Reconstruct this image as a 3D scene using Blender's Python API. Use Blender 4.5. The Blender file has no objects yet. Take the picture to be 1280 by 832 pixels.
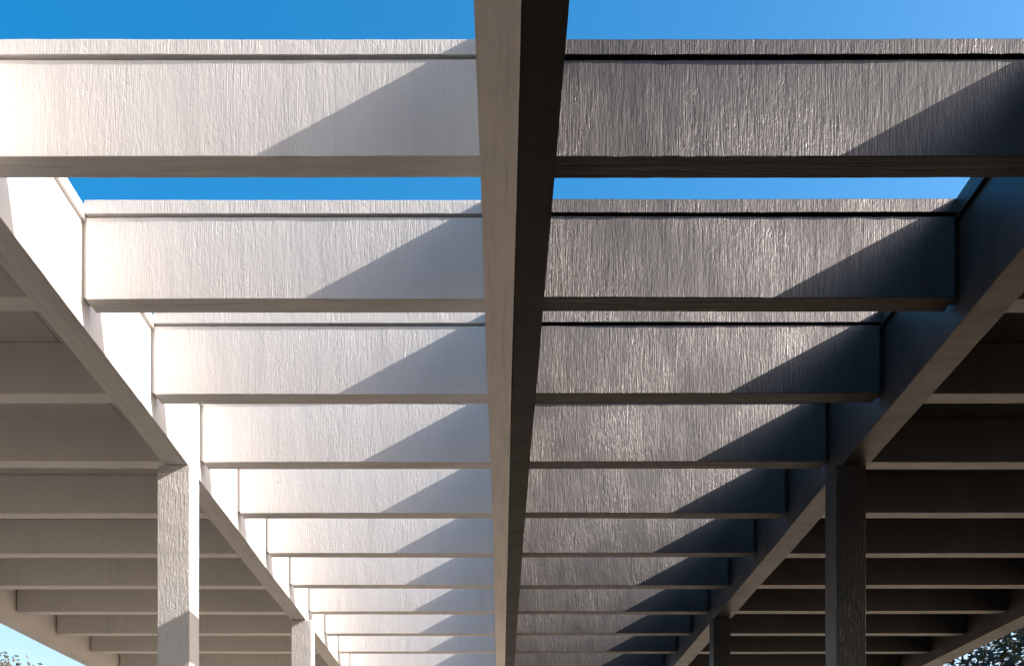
import bpy, bmesh, math, random
from mathutils import Vector, noise

random.seed(7)
scene = bpy.context.scene
COL = scene.collection

# ------------------------------------------------------------------ measures
D0 = 2.85                       # metres from the camera to the first rafter
F = 1150.0                      # focal length in pixels of the 1280 wide photo
U = D0 / F                      # metres per photo pixel at the first rafter
EYE = 1.6
STEP = 0.2465                   # rafter spacing in units of D0
def lx(p): return p * U
def lz(p): return EYE + p * U
def ly(r): return r * D0

SUN = Vector((1.86, -0.28, 1.0)).normalized()   # towards the sun

H_BOT, H_GIRD, H_MID = 898, 860, 826            # undersides
H_CAP, H_TOP, H_DECK = 1023, 1042, 994
T_RAFT = 0.0885
WL, WR = -653, 718                              # inner faces of the two girders
GL, GR = -703, 774                              # their outer faces
OL0, OL1, OR0, OR1 = -1651, -1703, 1737, 1815   # outer girders
Y_NEAR, Y_FAR = -7.0, ly(4.75)

# ------------------------------------------------------------------ materials
def nd(nt, typ, **kw):
    n = nt.nodes.new(typ)
    for k, v in kw.items():
        if k in n.inputs: n.inputs[k].default_value = v
        else: setattr(n, k, v)
    return n

def paint(name, col, col2, rough, face_axis, low_axis, depth=0.0024, spec=0.5, chips=1.0, dirt=None, ior=1.5, aniso=0.0, bl=0.55, under=1.0, grain=1.0, under_shade=0.22, tint=None):
    """Rough sawn timber under paint.  face_axis / low_axis: direction of the grain
    on upright faces and on faces that look up or down (0 x, 1 y, 2 z)."""
    m = bpy.data.materials.new(name); m.use_nodes = True
    nt = m.node_tree; L = nt.links
    b = nt.nodes['Principled BSDF']
    tc = nd(nt, 'ShaderNodeTexCoord')
    oi = nd(nt, 'ShaderNodeObjectInfo')
    off = nd(nt, 'ShaderNodeVectorMath', operation='SCALE'); off.inputs[0].default_value = (37.3, 17.9, 53.1)
    L.new(oi.outputs['Random'], off.inputs['Scale'])
    add = nd(nt, 'ShaderNodeVectorMath', operation='ADD')
    L.new(tc.outputs['Object'], add.inputs[0]); L.new(off.outputs[0], add.inputs[1])
    geo = nd(nt, 'ShaderNodeNewGeometry')
    sep = nd(nt, 'ShaderNodeSeparateXYZ'); L.new(geo.outputs['True Normal'], sep.inputs[0])
    ab = nd(nt, 'ShaderNodeMath', operation='ABSOLUTE'); L.new(sep.outputs['Z'], ab.inputs[0])
    msk = nd(nt, 'ShaderNodeMath', operation='GREATER_THAN'); L.new(ab.outputs[0], msk.inputs[0]); msk.inputs[1].default_value = 0.7

    def mapped(across, along, axis):
        s = [across] * 3; s[axis] = along
        mp = nd(nt, 'ShaderNodeVectorMath', operation='MULTIPLY'); mp.inputs[1].default_value = s
        L.new(add.outputs[0], mp.inputs[0]); return mp.outputs[0]
    def tex(vec, scale, detail=3, rough_=0.6, dist=0.0):
        t = nd(nt, 'ShaderNodeTexNoise', Scale=scale, Detail=detail, Roughness=rough_, Distortion=dist)
        L.new(vec, t.inputs['Vector']); return t.outputs['Fac']
    def math_(op, a, b_=None, clamp=False):
        n = nd(nt, 'ShaderNodeMath', operation=op, use_clamp=clamp)
        for k, v in ((0, a), (1, b_)):
            if v is None: continue
            if isinstance(v, (int, float)): n.inputs[k].default_value = v
            else: L.new(v, n.inputs[k])
        return n.outputs[0]
    def ramp(v, lo, hi):
        n = nd(nt, 'ShaderNodeMapRange'); L.new(v, n.inputs['Value'])
        n.inputs['From Min'].default_value = lo; n.inputs['From Max'].default_value = hi
        return n.outputs[0]
    def mix(f, a, b_):
        n = nd(nt, 'ShaderNodeMix', data_type='FLOAT')
        L.new(f, n.inputs[0]); L.new(a, n.inputs[2]); L.new(b_, n.inputs[3]); return n.outputs[0]

    # upright faces: combed striations, broken up by lifted chips
    stri = tex(mapped(1, 0.045, face_axis), 230, 3, 0.6)
    stri2 = tex(mapped(1, 0.09, face_axis), 88, 4, 0.65, 0.2)
    blot = tex(mapped(1, 0.45, face_axis), 62, 5, 0.68, 0.3)
    chip = ramp(tex(mapped(1, 0.30, face_axis), 105, 2, 0.5, 0.8), 0.58, 0.70)
    zone = ramp(tex(mapped(1, 0.6, face_axis), 3.2, 3, 0.6), 0.35, 0.65)
    hf = math_('ADD', math_('MULTIPLY', stri, 0.55), math_('MULTIPLY', stri2, 0.65))
    hf = math_('MULTIPLY', hf, math_('ADD', math_('MULTIPLY', zone, 0.75), 0.45))
    hf = math_('ADD', hf, math_('MULTIPLY', blot, bl))
    hf = math_('SUBTRACT', hf, math_('MULTIPLY', math_('MULTIPLY', chip, 0.40 * chips), zone))
    # undersides: grain along the timber
    gr = tex(mapped(1, 0.03, low_axis), 70, 5, 0.7, 0.2)
    gr2 = tex(mapped(1, 0.06, low_axis), 22, 4, 0.7, 0.5)
    crack = ramp(tex(mapped(1, 0.035, low_axis), 45, 2, 0.5, 0.5), 0.60, 0.68)
    hl = math_('ADD', math_('MULTIPLY', gr, 0.8), math_('MULTIPLY', gr2, 0.7))
    hl = math_('SUBTRACT', hl, math_('MULTIPLY', crack, 0.30))
    h = mix(msk.outputs[0], hf, hl)
    bp = nd(nt, 'ShaderNodeBump'); bp.inputs['Strength'].default_value = 1.0
    bp.inputs['Distance'].default_value = depth
    L.new(h, bp.inputs['Height']); L.new(bp.outputs[0], b.inputs['Normal'])
    # colour: worn and weathered areas
    big = tex(mapped(1, 0.5, face_axis), 5.0, 6, 0.7, 0.4)
    cf = math_('ADD', math_('MULTIPLY', ramp(big, 0.35, 0.75), 0.6), math_('MULTIPLY', ramp(h, 0.5, 1.3), 0.4), True)
    mc = nd(nt, 'ShaderNodeMix', data_type='RGBA'); mc.inputs[6].default_value = (*col, 1); mc.inputs[7].default_value = (*col2, 1)
    cf = math_('ADD', cf, math_('SUBTRACT', math_('MULTIPLY', oi.outputs['Random'], 0.5), 0.25), True)
    L.new(cf, mc.inputs[0])
    outc = mc.outputs[2]
    run = ramp(tex(mapped(1, 0.07, face_axis), 11, 4, 0.6), 0.56, 0.80)
    mr = nd(nt, 'ShaderNodeMix', data_type='RGBA'); mr.inputs[7].default_value = (*[c * 0.72 for c in col], 1)
    L.new(math_('MULTIPLY', run, 0.55), mr.inputs[0]); L.new(outc, mr.inputs[6]); outc = mr.outputs[2]
    spots = ramp(tex(mapped(1, 0.7, face_axis), 55, 1, 0.4), 0.76, 0.80)
    ms = nd(nt, 'ShaderNodeMix', data_type='RGBA'); ms.inputs[7].default_value = (*(dirt or [c * 0.6 for c in col]), 1)
    L.new(math_('MULTIPLY', spots, 0.7), ms.inputs[0]); L.new(outc, ms.inputs[6])
    # weathered grain lines along the undersides, plus an even painted-in shade
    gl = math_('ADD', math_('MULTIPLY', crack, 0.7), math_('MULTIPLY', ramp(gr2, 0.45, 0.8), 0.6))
    gl = math_('MULTIPLY', math_('ADD', gl, under_shade, True), msk.outputs[0])
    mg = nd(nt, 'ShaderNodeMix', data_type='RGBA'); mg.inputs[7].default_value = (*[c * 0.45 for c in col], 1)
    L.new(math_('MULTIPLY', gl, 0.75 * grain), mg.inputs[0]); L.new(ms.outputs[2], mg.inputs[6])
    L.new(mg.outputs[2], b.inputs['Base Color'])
    rr = nd(nt, 'ShaderNodeMapRange'); L.new(big, rr.inputs['Value'])
    rr.inputs['From Min'].default_value = 0.3; rr.inputs['From Max'].default_value = 0.7
    rr.inputs['To Min'].default_value = rough - 0.06; rr.inputs['To Max'].default_value = rough + 0.08
    L.new(rr.outputs[0], b.inputs['Roughness'])
    b.inputs['Specular IOR Level'].default_value = spec
    if under != 1.0:      # gloss lowered on undersides to build their shade into the paint
        su = nd(nt, 'ShaderNodeMapRange'); L.new(msk.outputs[0], su.inputs['Value'])
        su.inputs['To Min'].default_value = spec; su.inputs['To Max'].default_value = spec * under
        L.new(su.outputs[0], b.inputs['Specular IOR Level'])
    b.inputs['IOR'].default_value = ior
    if tint: b.inputs['Specular Tint'].default_value = (*tint, 1)
    if aniso:
        # combed grain spreads highlights across the ridges
        b.inputs['Anisotropic'].default_value = aniso
        tg = nd(nt, 'ShaderNodeCombineXYZ'); tg.inputs[0].default_value = 1.0
        L.new(tg.outputs[0], b.inputs['Tangent'])
    return m

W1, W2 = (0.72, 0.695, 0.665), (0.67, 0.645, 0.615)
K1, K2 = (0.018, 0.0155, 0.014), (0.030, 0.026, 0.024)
M_white_raft = paint('white_paint_rafter', W1, W2, 0.55, 2, 0, under_shade=0.5)
M_white_gird = paint('white_paint_girder', W1, W2, 0.5, 2, 1, depth=0.0016, grain=0.8, under_shade=0.55)
M_white_post = paint('white_paint_post', W1, W2, 0.6, 2, 0, depth=0.0032, bl=0.75, chips=1.5)
M_dark_raft = paint('black_paint_rafter', K1, K2, 0.47, 2, 0, depth=0.0031, spec=0.5, ior=2.0, aniso=0.72, bl=0.45, tint=(1.0, 0.935, 0.895), chips=0.5, under=0.12, under_shade=0.6)
M_dark_bay = paint('black_paint_bay', (0.013, 0.0115, 0.0105), (0.022, 0.0195, 0.018), 0.45, 2, 0, depth=0.002, ior=1.9, grain=0.3, under_shade=0.0)
M_white_bay = paint('white_paint_bay', W1, W2, 0.5, 2, 0, depth=0.0016, grain=0.3, under_shade=0.0)
M_white_ceil = paint('white_paint_ceiling', W1, W2, 0.6, 2, 1, depth=0.0008, grain=0.0)
M_dark_gird = paint('black_paint_girder', (0.026, 0.0235, 0.0215), (0.036, 0.033, 0.031), 0.42, 2, 1, depth=0.0011, spec=0.5, ior=1.6, under_shade=0.75, under=0.6)
M_dark_mid = paint('black_paint_centre', (0.014, 0.012, 0.011), (0.021, 0.0185, 0.017), 0.5, 2, 1, depth=0.0014, spec=0.4, under=0.25, under_shade=0.3)
M_dark_post = paint('black_paint_post', (0.013, 0.0125, 0.012), (0.021, 0.02, 0.019), 0.45, 2, 0, depth=0.002, spec=0.4)

def leaf_mat(name, c1, c2, trans):
    m = bpy.data.materials.new(name); m.use_nodes = True
    nt = m.node_tree; b = nt.nodes['Principled BSDF']
    tc = nd(nt, 'ShaderNodeTexCoord'); t = nd(nt, 'ShaderNodeTexNoise', Scale=1.3, Detail=4.0)
    nt.links.new(tc.outputs['Object'], t.inputs['Vector'])
    mc = nd(nt, 'ShaderNodeMix', data_type='RGBA'); mc.inputs[6].default_value = (*c1, 1); mc.inputs[7].default_value = (*c2, 1)
    nt.links.new(t.outputs['Fac'], mc.inputs[0]); nt.links.new(mc.outputs[2], b.inputs['Base Color'])
    b.inputs['Roughness'].default_value = 0.6
    return m
M_leaf_dark = leaf_mat('dark_leaf', (0.02, 0.03, 0.015), (0.035, 0.045, 0.02), 0)
M_leaf_tan = leaf_mat('dry_leaf', (0.10, 0.085, 0.05), (0.07, 0.065, 0.035), 0)
M_bark = bpy.data.materials.new('bark'); M_bark.use_nodes = True
nt = M_bark.node_tree
_t = nd(nt, 'ShaderNodeTexNoise', Scale=9.0, Detail=6.0); _r = nd(nt, 'ShaderNodeValToRGB')
_r.color_ramp.elements[0].color = (0.05, 0.035, 0.025, 1); _r.color_ramp.elements[1].color = (0.16, 0.12, 0.09, 1)
nt.links.new(_t.outputs['Fac'], _r.inputs[0]); nt.links.new(_r.outputs[0], nt.nodes['Principled BSDF'].inputs['Base Color'])

M_ground = bpy.data.materials.new('sandy_paving'); M_ground.use_nodes = True
nt = M_ground.node_tree; _b = nt.nodes['Principled BSDF']
_tc = nd(nt, 'ShaderNodeTexCoord'); _t = nd(nt, 'ShaderNodeTexNoise', Scale=2.0, Detail=8.0); _r = nd(nt, 'ShaderNodeValToRGB')
nt.links.new(_tc.outputs['Object'], _t.inputs['Vector'])
_r.color_ramp.elements[0].position = 0.3; _r.color_ramp.elements[1].position = 0.7
_r.color_ramp.elements[0].color = (0.45, 0.335, 0.215, 1); _r.color_ramp.elements[1].color = (0.56, 0.42, 0.28, 1)
nt.links.new(_t.outputs['Fac'], _r.inputs[0]); nt.links.new(_r.outputs[0], _b.inputs['Base Color']); _b.inputs['Roughness'].default_value = 0.9

M_bounce_blocker = M_ground.copy(); M_bounce_blocker.name = 'dark_bounce_blocker'
_r = [n for n in M_bounce_blocker.node_tree.nodes if n.type == 'VALTORGB'][0]
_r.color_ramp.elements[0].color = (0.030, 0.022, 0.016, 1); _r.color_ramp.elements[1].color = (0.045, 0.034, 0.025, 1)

M_sky_blocker = paint('blocker_boards', (0.06, 0.045, 0.035), (0.09, 0.068, 0.05), 0.6, 2, 0)  # dark surface of the added block behind the camera
M_roof = bpy.data.materials.new('roofing_felt'); M_roof.use_nodes = True
nt = M_roof.node_tree; _b = nt.nodes['Principled BSDF']
_t = nd(nt, 'ShaderNodeTexNoise', Scale=30.0, Detail=4.0); _r = nd(nt, 'ShaderNodeValToRGB')
_r.color_ramp.elements[0].color = (0.10, 0.10, 0.10, 1); _r.color_ramp.elements[1].color = (0.2, 0.2, 0.19, 1)
nt.links.new(_t.outputs['Fac'], _r.inputs[0]); nt.links.new(_r.outputs[0], _b.inputs['Base Color']); _b.inputs['Roughness'].default_value = 0.9

# ------------------------------------------------------------------ mesh helpers
def add_box(bm, x0, x1, y0, y1, z0, z1, seg=0.05, bev=0.003, jit=0.0010, warp=0.0022, seed=0.0):
    """A sawn timber: softened edges, cut into short lengths and slightly out of true."""
    if x0 > x1: x0, x1 = x1, x0
    b = bmesh.new()
    bmesh.ops.create_cube(b, size=1.0)
    for v in b.verts:
        v.co = Vector(((x0 + x1) / 2 + v.co.x * (x1 - x0), (y0 + y1) / 2 + v.co.y * (y1 - y0), (z0 + z1) / 2 + v.co.z * (z1 - z0)))
    if bev: bmesh.ops.bevel(b, geom=list(b.edges), offset=bev, segments=2, affect='EDGES', profile=0.6)
    dims = (x1 - x0, y1 - y0, z1 - z0); ax = dims.index(max(dims))
    if seg:
        n = max(1, int(dims[ax] / seg)); lo = (x0, y0, z0)[ax]
        for k in range(1, n):
            no = [0, 0, 0]; no[ax] = 1; co = [0, 0, 0]; co[ax] = lo + dims[ax] * k / n
            bmesh.ops.bisect_plane(b, geom=list(b.verts) + list(b.edges) + list(b.faces), plane_co=co, plane_no=no, dist=1e-5)
        c = Vector(((x0 + x1) / 2, (y0 + y1) / 2, (z0 + z1) / 2))
        for v in b.verts:
            p = v.co + Vector((seed * 3.1, seed * 7.7, seed * 1.3))
            d = noise.noise_vector(p * 1.1) * warp + noise.noise_vector(p * 23.0) * jit
            d[ax] = 0
            v.co += d
    vm = [bm.verts.new(v.co) for v in b.verts]
    b.verts.index_update()
    for f in b.faces:
        try: bm.faces.new([vm[v.index] for v in f.verts])
        except ValueError: pass
    b.free()

def link_mesh(name, bm, mat, parent=None):
    me = bpy.data.meshes.new(name)
    bm.normal_update(); bm.to_mesh(me); bm.free()
    me.materials.append(mat)
    o = bpy.data.objects.new(name, me); COL.objects.link(o)
    if parent: o.parent = parent
    return o

def timber(name, mat, parent, *args, **kw):
    bm = bmesh.new(); add_box(bm, *args, **kw)
    return link_mesh(name, bm, mat, parent)

def thing(name, label, cat, loc=(0, 0, 0), group=None):
    o = bpy.data.objects.new(name, None); COL.objects.link(o)
    o.location = loc; o.empty_display_size = 0.1
    o['label'] = label; o['category'] = cat
    if group: o['group'] = group
    return o

def copy_thing(src, loc, label):
    r = src.copy(); COL.objects.link(r); r.location = loc; r['label'] = label
    for ch in list(src.children):
        c = ch.copy(); COL.objects.link(c); c.parent = r
        for g in list(ch.children):
            k = g.copy(); COL.objects.link(k); k.parent = c
    return r

# ------------------------------------------------------------------ rafters
# local origin: x as in the world, y = 0 on the front face, z = 0 at the underside
def z_(p): return (p - H_BOT) * U
TEN = 0.021                                     # width of the rebated joint at a girder
def rafter_root(name, xa, xb, joints, mat, label, group, cap=True, seed=0, H_CAP=1023, H_TOP=1042):
    """xa..xb in photo pixels at the first rafter; joints: which ends butt a girder."""
    root = thing(name, label, 'rafter', (0, 0, 0), group)
    x0, x1 = lx(xa), lx(xb)
    b0 = x0 + TEN if 'a' in joints else x0
    b1 = x1 - TEN if 'b' in joints else x1
    top = z_(H_CAP) - 0.010 if cap else z_(H_DECK) - 0.001
    bm = bmesh.new()
    add_box(bm, b0, b1, 0, T_RAFT, 0, top, seed=seed)
    if cap: add_box(bm, b0 + 0.002, b1 - 0.002, 0.022, T_RAFT - 0.022, top - 0.004, z_(H_CAP) + 0.002, seg=0, bev=0)
    body = link_mesh('rafter_board', bm, mat, root)
    for k, j in (('a', x0), ('b', x1)):
        if k not in joints: continue
        e0, e1 = (x0 + 0.0015, b0 + 0.006) if k == 'a' else (b1 - 0.006, x1 - 0.0015)
        timber('joint_tenon', mat, root, e0, e1, 0.020, T_RAFT - 0.016, 0.016, top - 0.002, seg=0, bev=0.001)
    if cap:
        c0 = x0 + 0.0165 if 'a' in joints else x0
        c1 = x1 - 0.0165 if 'b' in joints else x1
        timber('cap_strip', mat, root, c0, c1, -0.0065, T_RAFT + 0.0065, z_(H_CAP), z_(H_TOP), seed=seed + 5, bev=0.002)
    return root

ORD = ['first', 'second', 'third', 'fourth', 'fifth', 'sixth', 'seventh', 'eighth', 'ninth', 'tenth', 'eleventh', 'twelfth', 'thirteenth', 'fourteenth']
N = 11
MID = 21
protos = {}
SPEC = {
    'w': ('white_rafter', WL, MID - 0.6, 'a', M_white_raft, True, 'white rafters between the white girder and the centre beam'),
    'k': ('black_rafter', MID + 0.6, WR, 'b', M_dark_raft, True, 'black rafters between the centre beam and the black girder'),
    'l': ('white_rafter', OL0, GL, 'ab', M_white_bay, False, 'shaded white rafters under the left roof'),
    'r': ('black_rafter', GR, OR0, 'ab', M_dark_bay, False, 'black rafters under the right roof'),
}
WHERE = {
    'w': 'sunlit white rafter left of the centre beam',
    'k': 'black rafter right of the centre beam',
    'l': 'shaded white rafter under the left roof',
    'r': 'unlit black rafter under the right roof',
}
for kind, (name, xa, xb, joints, mat, cap, group) in SPEC.items():
    for i in range(N):
        # the side bays' first rafter falls outside the frame
        if kind in 'lr' and i == 0: continue
        k = i - 1 if kind in 'lr' else i
        if k == 0: lab = 'nearest and largest ' + WHERE[kind] + (' under open sky' if cap else ', beside the girder foot')
        elif i == N - 1: lab = 'farthest ' + WHERE[kind] + ' at the bottom edge'
        else: lab = f'{WHERE[kind]}, {ORD[k]} counting back from the nearest'
        lab = lab.replace(', beside the girder foot', '')
        loc = (0, ly(1 + STEP * i), lz(H_BOT))
        var = (kind, i if i == 0 else 1 + i % 3)
        if var not in protos:
            r = rafter_root(name, xa, xb, joints, mat, lab, group, cap, seed=i * 1.7 + len(kind) + ord(kind), H_CAP=1023 if i == 0 else 1029, H_TOP=1042 if i == 0 else 1050)
            r.location = loc; protos[var] = r
        else:
            r = copy_thing(protos[var], loc, lab)
        # no two were set quite level
        r.location.z += random.uniform(-0.003, 0.003)
        r.rotation_euler = (0, random.uniform(-0.0012, 0.0012), random.uniform(-0.0012, 0.0012))

# ------------------------------------------------------------------ girders
def girder(name, label, mat, xin, xout, cap_side, seed, H_TOP=H_TOP):
    root = thing(name, label, 'girder', (lx((xin + xout) / 2), 0, lz(H_GIRD)))
    cx = lx((xin + xout) / 2); a, b = sorted((lx(xin) - cx, lx(xout) - cx))
    timber('girder_board', mat, root, a, b, Y_NEAR, Y_FAR, 0, (H_CAP - H_GIRD) * U, seg=0.06, jit=0.0014, warp=0.004, seed=seed)
    if cap_side:
        o = 0.017
        timber('cap_strip', mat, root, a - o, b + o, Y_NEAR, Y_FAR, (H_CAP - H_GIRD) * U - 0.003, (H_TOP - H_GIRD) * U, seg=0.08, seed=seed + 2)
    return root
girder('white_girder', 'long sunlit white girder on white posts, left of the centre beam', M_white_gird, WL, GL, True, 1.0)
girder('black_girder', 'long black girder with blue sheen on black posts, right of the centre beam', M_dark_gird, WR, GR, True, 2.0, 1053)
girder('edge_girder', 'white edge girder of the left roof against pale sky', M_white_gird, OL0, OL1, False, 3.0)
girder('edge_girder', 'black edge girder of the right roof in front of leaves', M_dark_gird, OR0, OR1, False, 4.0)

# ------------------------------------------------------------------ centre beam
cb = thing('centre_beam', 'deep centre beam overhead, one half painted white and the other black', 'beam', (0, 0, lz(H_MID)))
def edge_L(r): return -24.5 + 9.0 * min(1, max(0, (r - 0.75) / 1.15))
def edge_R(r): return 66.5 - 7.5 * min(1, max(0, (r - 0.75) / 1.15))
def half(name, mat, left, z0, z1, y0, y1, seed, seg=0.06, out=0.0):
    bm = bmesh.new()
    add_box(bm, -1.0, 1.0, y0, y1, z0, z1, seg=seg, bev=0, jit=0, warp=0)
    for v in bm.verts:
        r = v.co.y / D0
        a, b = (edge_L(r) - out, MID - 0.5) if left else (MID + 0.5, edge_R(r) + out)
        v.co.x = lx(a if v.co.x < 0 else b)
    ed = [e for e in bm.edges if len(e.link_faces) == 2 and e.calc_face_angle(0) > 0.6]
    bmesh.ops.bevel(bm, geom=ed, offset=0.003, segments=2, affect='EDGES', profile=0.6)
    for v in bm.verts:
        p = v.co + Vector((seed, seed * 2, 0))
        d = noise.noise_vector(p * 1.1) * 0.0025 + noise.noise_vector(p * 19.0) * 0.0009
        d.y = 0; v.co += d
    return link_mesh(name, bm, mat, cb)
half('white_half', M_white_gird, True, 0.0, (895 - H_MID) * U, -2.0, Y_FAR, 11.0)
half('black_half', M_dark_mid, False, 0.004, (895 - H_MID) * U, -2.0, Y_FAR, 12.0)
for i in range(N):
    yb = ly(1 + STEP * i) - 0.010; ya = yb - 0.24
    half('white_blocking', M_white_gird, True, (897 - H_MID) * U, (1051 - H_MID) * U, ya, yb, 13.0 + i, out=-1)
    half('black_blocking', M_dark_mid, False, (897 - H_MID) * U, (1051 - H_MID) * U, ya, yb, 33.0 + i, out=-1)

# ------------------------------------------------------------------ posts
def post(name, label, mat, xa, xb, r, depth, group, plate=False, seed=0.0):
    x0, x1 = lx(xa), lx(xb); cx = (x0 + x1) / 2
    root = thing(name, label, 'post', (cx, ly(r), 0), group)
    top = lz(H_GIRD) - 0.002
    if plate:
        timber('post_plate', mat, root, x0 - cx + 0.004, x1 - cx + 0.0, 0.004, depth - 0.004, top - 0.036, top, seg=0, bev=0.003)
        top -= 0.038
    timber('post_shaft', mat, root, x0 - cx, x1 - cx, 0, depth, -0.05, top, seg=0.06, jit=0.0016, warp=0.004, seed=seed)
    return root
post('white_post', 'nearest white post, banded with shadow, carrying the white girder', M_white_post, -717, -650, 1.676, 0.155, 'white posts under the white girder', True, 1.0)
post('white_post', 'smaller white post farther back under the white girder', M_white_post, -703, -636, 2.698, 0.155, 'white posts under the white girder', False, 2.0)
post('black_post', 'nearest black post with bluish side, carrying the black girder', M_dark_post, 706, 768, 1.676, 0.165, 'black posts under the black girder', False, 3.0)
post('black_post', 'smaller black post farther back under the black girder', M_dark_post, 716, 773, 2.675, 0.155, 'black posts under the black girder', False, 4.0)

# ------------------------------------------------------------------ roofs of the side bays
def roof(name, label, mat, xs, ya=None, yb=None):
    ya = Y_NEAR if ya is None else ya; yb = Y_FAR if yb is None else yb
    root = thing(name, label, 'roof', (lx(xs[0]), 0, lz(H_DECK)))
    ox = lx(xs[0]); g = 0.003
    for a, b in zip(xs[:-1], xs[1:]):
        p0, p1 = sorted((lx(a) - ox, lx(b) - ox))
        timber('ceiling_panel', mat, root, p0 + g, p1 - g, ya + 0.01, yb - 0.01, 0, 0.016, seg=0, bev=0.0015)
    p0, p1 = sorted((lx(xs[0]) - ox, lx(xs[-1]) - ox))
    timber('roofing', M_roof, root, p0 + g, p1 - g, ya + 0.02, yb - 0.02, 0.018, 0.085, seg=0, bev=0)
roof('flat_roof', 'flat roof over the left bay with white ceiling panels', M_white_ceil, [GL, -822, OL0])
roof('flat_roof', 'flat roof over the right bay with black ceiling', M_dark_gird, [GR, 893, OR0])

# unseen roof added behind the camera to cut the sky light
roof('flat_roof', 'flat roof added out of view behind the camera to block sky light', M_dark_gird, [WL + 8, 0, WR - 8], -7.0, -0.6)
# tall dark block added behind the camera against sky light and reflections
blocker_root = thing('sky_blocker', 'tall dark block added out of view to keep sky light off the rafters', 'sky_blocker', (0, -9.2, 0))
timber('blocker_wall', M_sky_blocker, blocker_root, -8, 8, -2.0, 2.0, -0.05, 16.0, seg=0, bev=0.01)
timber('roof', M_roof, blocker_root, -8.4, 8.4, -2.4, 2.4, 16.003, 16.3, seg=0, bev=0.01)  # lid of the added block
timber('blocker_door', M_dark_post, blocker_root, -0.6, 0.6, 2.003, 2.05, 0.0, 2.2, seg=0, bev=0.004)
# ------------------------------------------------------------------ trees
def cone(bm, p, q, r0, r1, n=8):
    d = (q - p).normalized(); a = d.orthogonal().normalized(); b = d.cross(a)
    A = [bm.verts.new(p + (a * math.cos(t) + b * math.sin(t)) * r0) for t in [2 * math.pi * k / n for k in range(n)]]
    B = [bm.verts.new(q + (a * math.cos(t) + b * math.sin(t)) * r1) for t in [2 * math.pi * k / n for k in range(n)]]
    for k in range(n): bm.faces.new((A[k], A[(k + 1) % n], B[(k + 1) % n], B[k]))
    bm.faces.new(B)

def tree(name, label, loc, height, crown_c, crown_r, n_clumps, per, leaf, clump_r, mat, seed):
    rnd = random.Random(seed)
    root = thing(name, label, 'tree', loc)
    bm = bmesh.new()
    trunk_top = Vector((0.2, 0.1, crown_c.z - crown_r.z * 0.2))
    cone(bm, Vector((0, 0, -0.1)), trunk_top * 0.5, 0.34, 0.26, 10); cone(bm, trunk_top * 0.5, trunk_top, 0.26, 0.16, 10)
    centres = []
    while len(centres) < n_clumps:
        v = Vector((rnd.uniform(-1, 1), rnd.uniform(-1, 1), rnd.uniform(-1, 1)))
        if 0.25 < v.length < 1.0:
            centres.append(crown_c + Vector((v.x * crown_r.x, v.y * crown_r.y, v.z * crown_r.z)))
    for c in centres[::3]:
        s = trunk_top * rnd.uniform(0.55, 1.0)
        m = (s + c) / 2 + Vector((rnd.uniform(-.3, .3), rnd.uniform(-.3, .3), 0.25))
        cone(bm, s, m, 0.07, 0.045, 6); cone(bm, m, c, 0.045, 0.012, 6)
    link_mesh('trunk', bm, M_bark, root)
    vs, fs = [], []
    for c in centres:
        cr = clump_r * rnd.uniform(0.6, 1.25)
        for _ in range(per):
            d = Vector((rnd.gauss(0, .45), rnd.gauss(0, .45), rnd.gauss(0, .36))) * cr
            p = c + d
            u = Vector((rnd.gauss(0, 1), rnd.gauss(0, 1), rnd.gauss(0, 1))).normalized()
            w = u.orthogonal().normalized(); s = leaf * rnd.uniform(0.6, 1.3)
            k = len(vs)
            vs += [p - u * s, p + w * s * 0.45, p + u * s, p - w * s * 0.45 + u * s * 0.1]
            fs.append((k, k + 1, k + 2, k + 3))
    me = bpy.data.meshes.new('crown'); me.from_pydata(vs, [], fs); me.materials.append(mat)
    o = bpy.data.objects.new('crown', me); COL.objects.link(o); o.parent = root
    return root
tree('broadleaf_tree', 'dark leafy tree beyond the right roof edge, sky showing through its leaves', (10.6, 14.0, 0), 8.5,
     Vector((0, 0, 5.2)), Vector((4.4, 3.5, 3.6)), 190, 300, 0.085, 0.8, M_leaf_dark, 3)
tree('broadleaf_tree', 'distant brownish treetop at the lower left against pale sky', (-26.3, 40.0, 0), 12.4,
     Vector((0, 0, 8.2)), Vector((6.2, 4.0, 4.0)), 240, 220, 0.13, 1.0, M_leaf_tan, 5)

# ------------------------------------------------------------------ ground
bm = bmesh.new()
bmesh.ops.create_grid(bm, x_segments=24, y_segments=24, size=900)
g = link_mesh('ground', bm, M_ground); g['kind'] = 'structure'
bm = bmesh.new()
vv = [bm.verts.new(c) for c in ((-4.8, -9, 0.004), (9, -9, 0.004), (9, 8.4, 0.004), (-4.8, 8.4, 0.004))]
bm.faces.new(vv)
g = link_mesh('bounce_blocker', bm, M_bounce_blocker); g['kind'] = 'structure'  # unseen dark sheet, added and sized to limit light bounced off the ground

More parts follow.
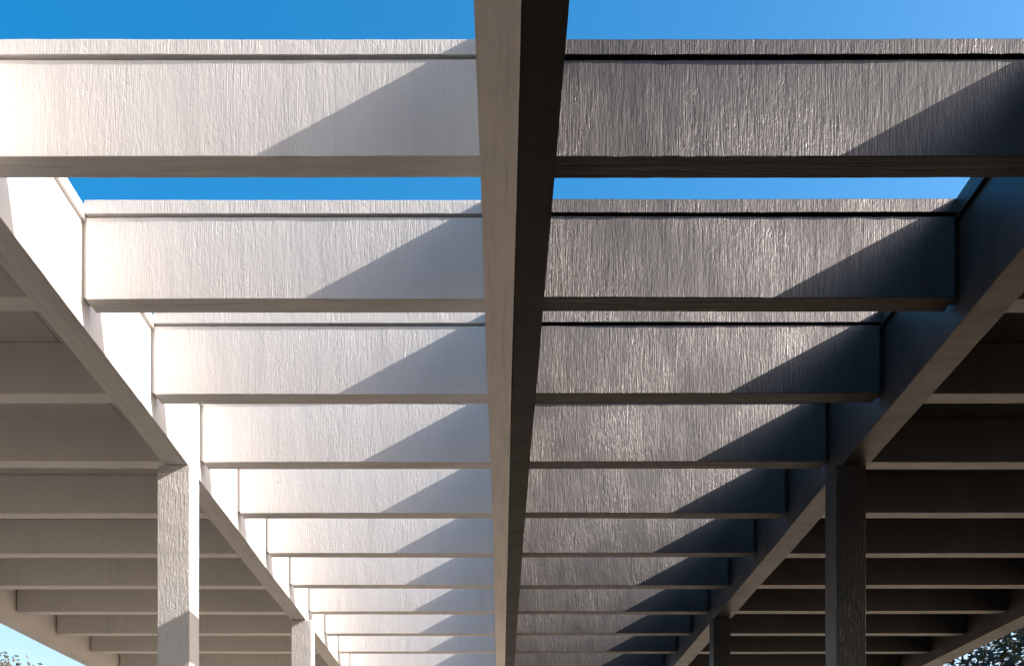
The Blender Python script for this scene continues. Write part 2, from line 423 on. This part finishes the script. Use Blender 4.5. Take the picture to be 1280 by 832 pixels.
# ------------------------------------------------------------------ sky and sun
w = bpy.data.worlds.new('World'); scene.world = w; w.use_nodes = True
nt = w.node_tree; bg = nt.nodes['Background']
sky = nt.nodes.new('ShaderNodeTexSky'); sky.sky_type = 'NISHITA'; sky.sun_disc = False
sky.sun_elevation = math.asin(SUN.z)
sky.sun_rotation = math.atan2(SUN.x, SUN.y)
sky.altitude = 200; sky.air_density = 1.0; sky.dust_density = 3.2; sky.ozone_density = 2.0
hs = nt.nodes.new('ShaderNodeHueSaturation'); hs.inputs['Hue'].default_value = 0.49; hs.inputs['Saturation'].default_value = 1.47
# paler air towards the horizon
_tc = nd(nt, 'ShaderNodeTexCoord'); _sp = nd(nt, 'ShaderNodeSeparateXYZ'); nt.links.new(_tc.outputs['Generated'], _sp.inputs[0])
_mr = nd(nt, 'ShaderNodeMapRange'); nt.links.new(_sp.outputs['Z'], _mr.inputs['Value'])
_mr.inputs['From Min'].default_value = 0.15; _mr.inputs['From Max'].default_value = 0.45
_mr.inputs['To Min'].default_value = 0.8; _mr.inputs['To Max'].default_value = 1.5
nt.links.new(_mr.outputs[0], hs.inputs['Saturation'])
nt.links.new(sky.outputs[0], hs.inputs['Color']); nt.links.new(hs.outputs[0], bg.inputs['Color'])
bg.inputs['Strength'].default_value = 0.15

sl = bpy.data.lights.new('sun', 'SUN'); sl.energy = 5.0; sl.angle = math.radians(0.5); sl.color = (1.0, 0.915, 0.86)
so = bpy.data.objects.new('sun', sl); COL.objects.link(so)
so.rotation_euler = (-SUN).to_track_quat('-Z', 'Y').to_euler(); so.location = (8, -3, 10)

# ------------------------------------------------------------------ camera
cam = bpy.data.cameras.new('camera'); co = bpy.data.objects.new('camera', cam); COL.objects.link(co)
co.location = (0, 0, EYE); co.rotation_euler = (math.radians(90), 0, 0)
cam.sensor_fit = 'HORIZONTAL'; cam.sensor_width = 36; cam.lens = 36 * F / 1280
cam.shift_x = (640 - 624.5) / 1280; cam.shift_y = (1093 - 416) / 1280
cam.clip_start = 0.05; cam.clip_end = 3000
scene.camera = co

vs_ = scene.view_settings
vs_.view_transform = 'Standard'; vs_.look = 'None'; vs_.gamma = 1; vs_.exposure = 1.05; vs_.use_curve_mapping = False
scene.cycles.use_denoising = True
scene.cycles.max_bounces = 10; scene.cycles.diffuse_bounces = 6
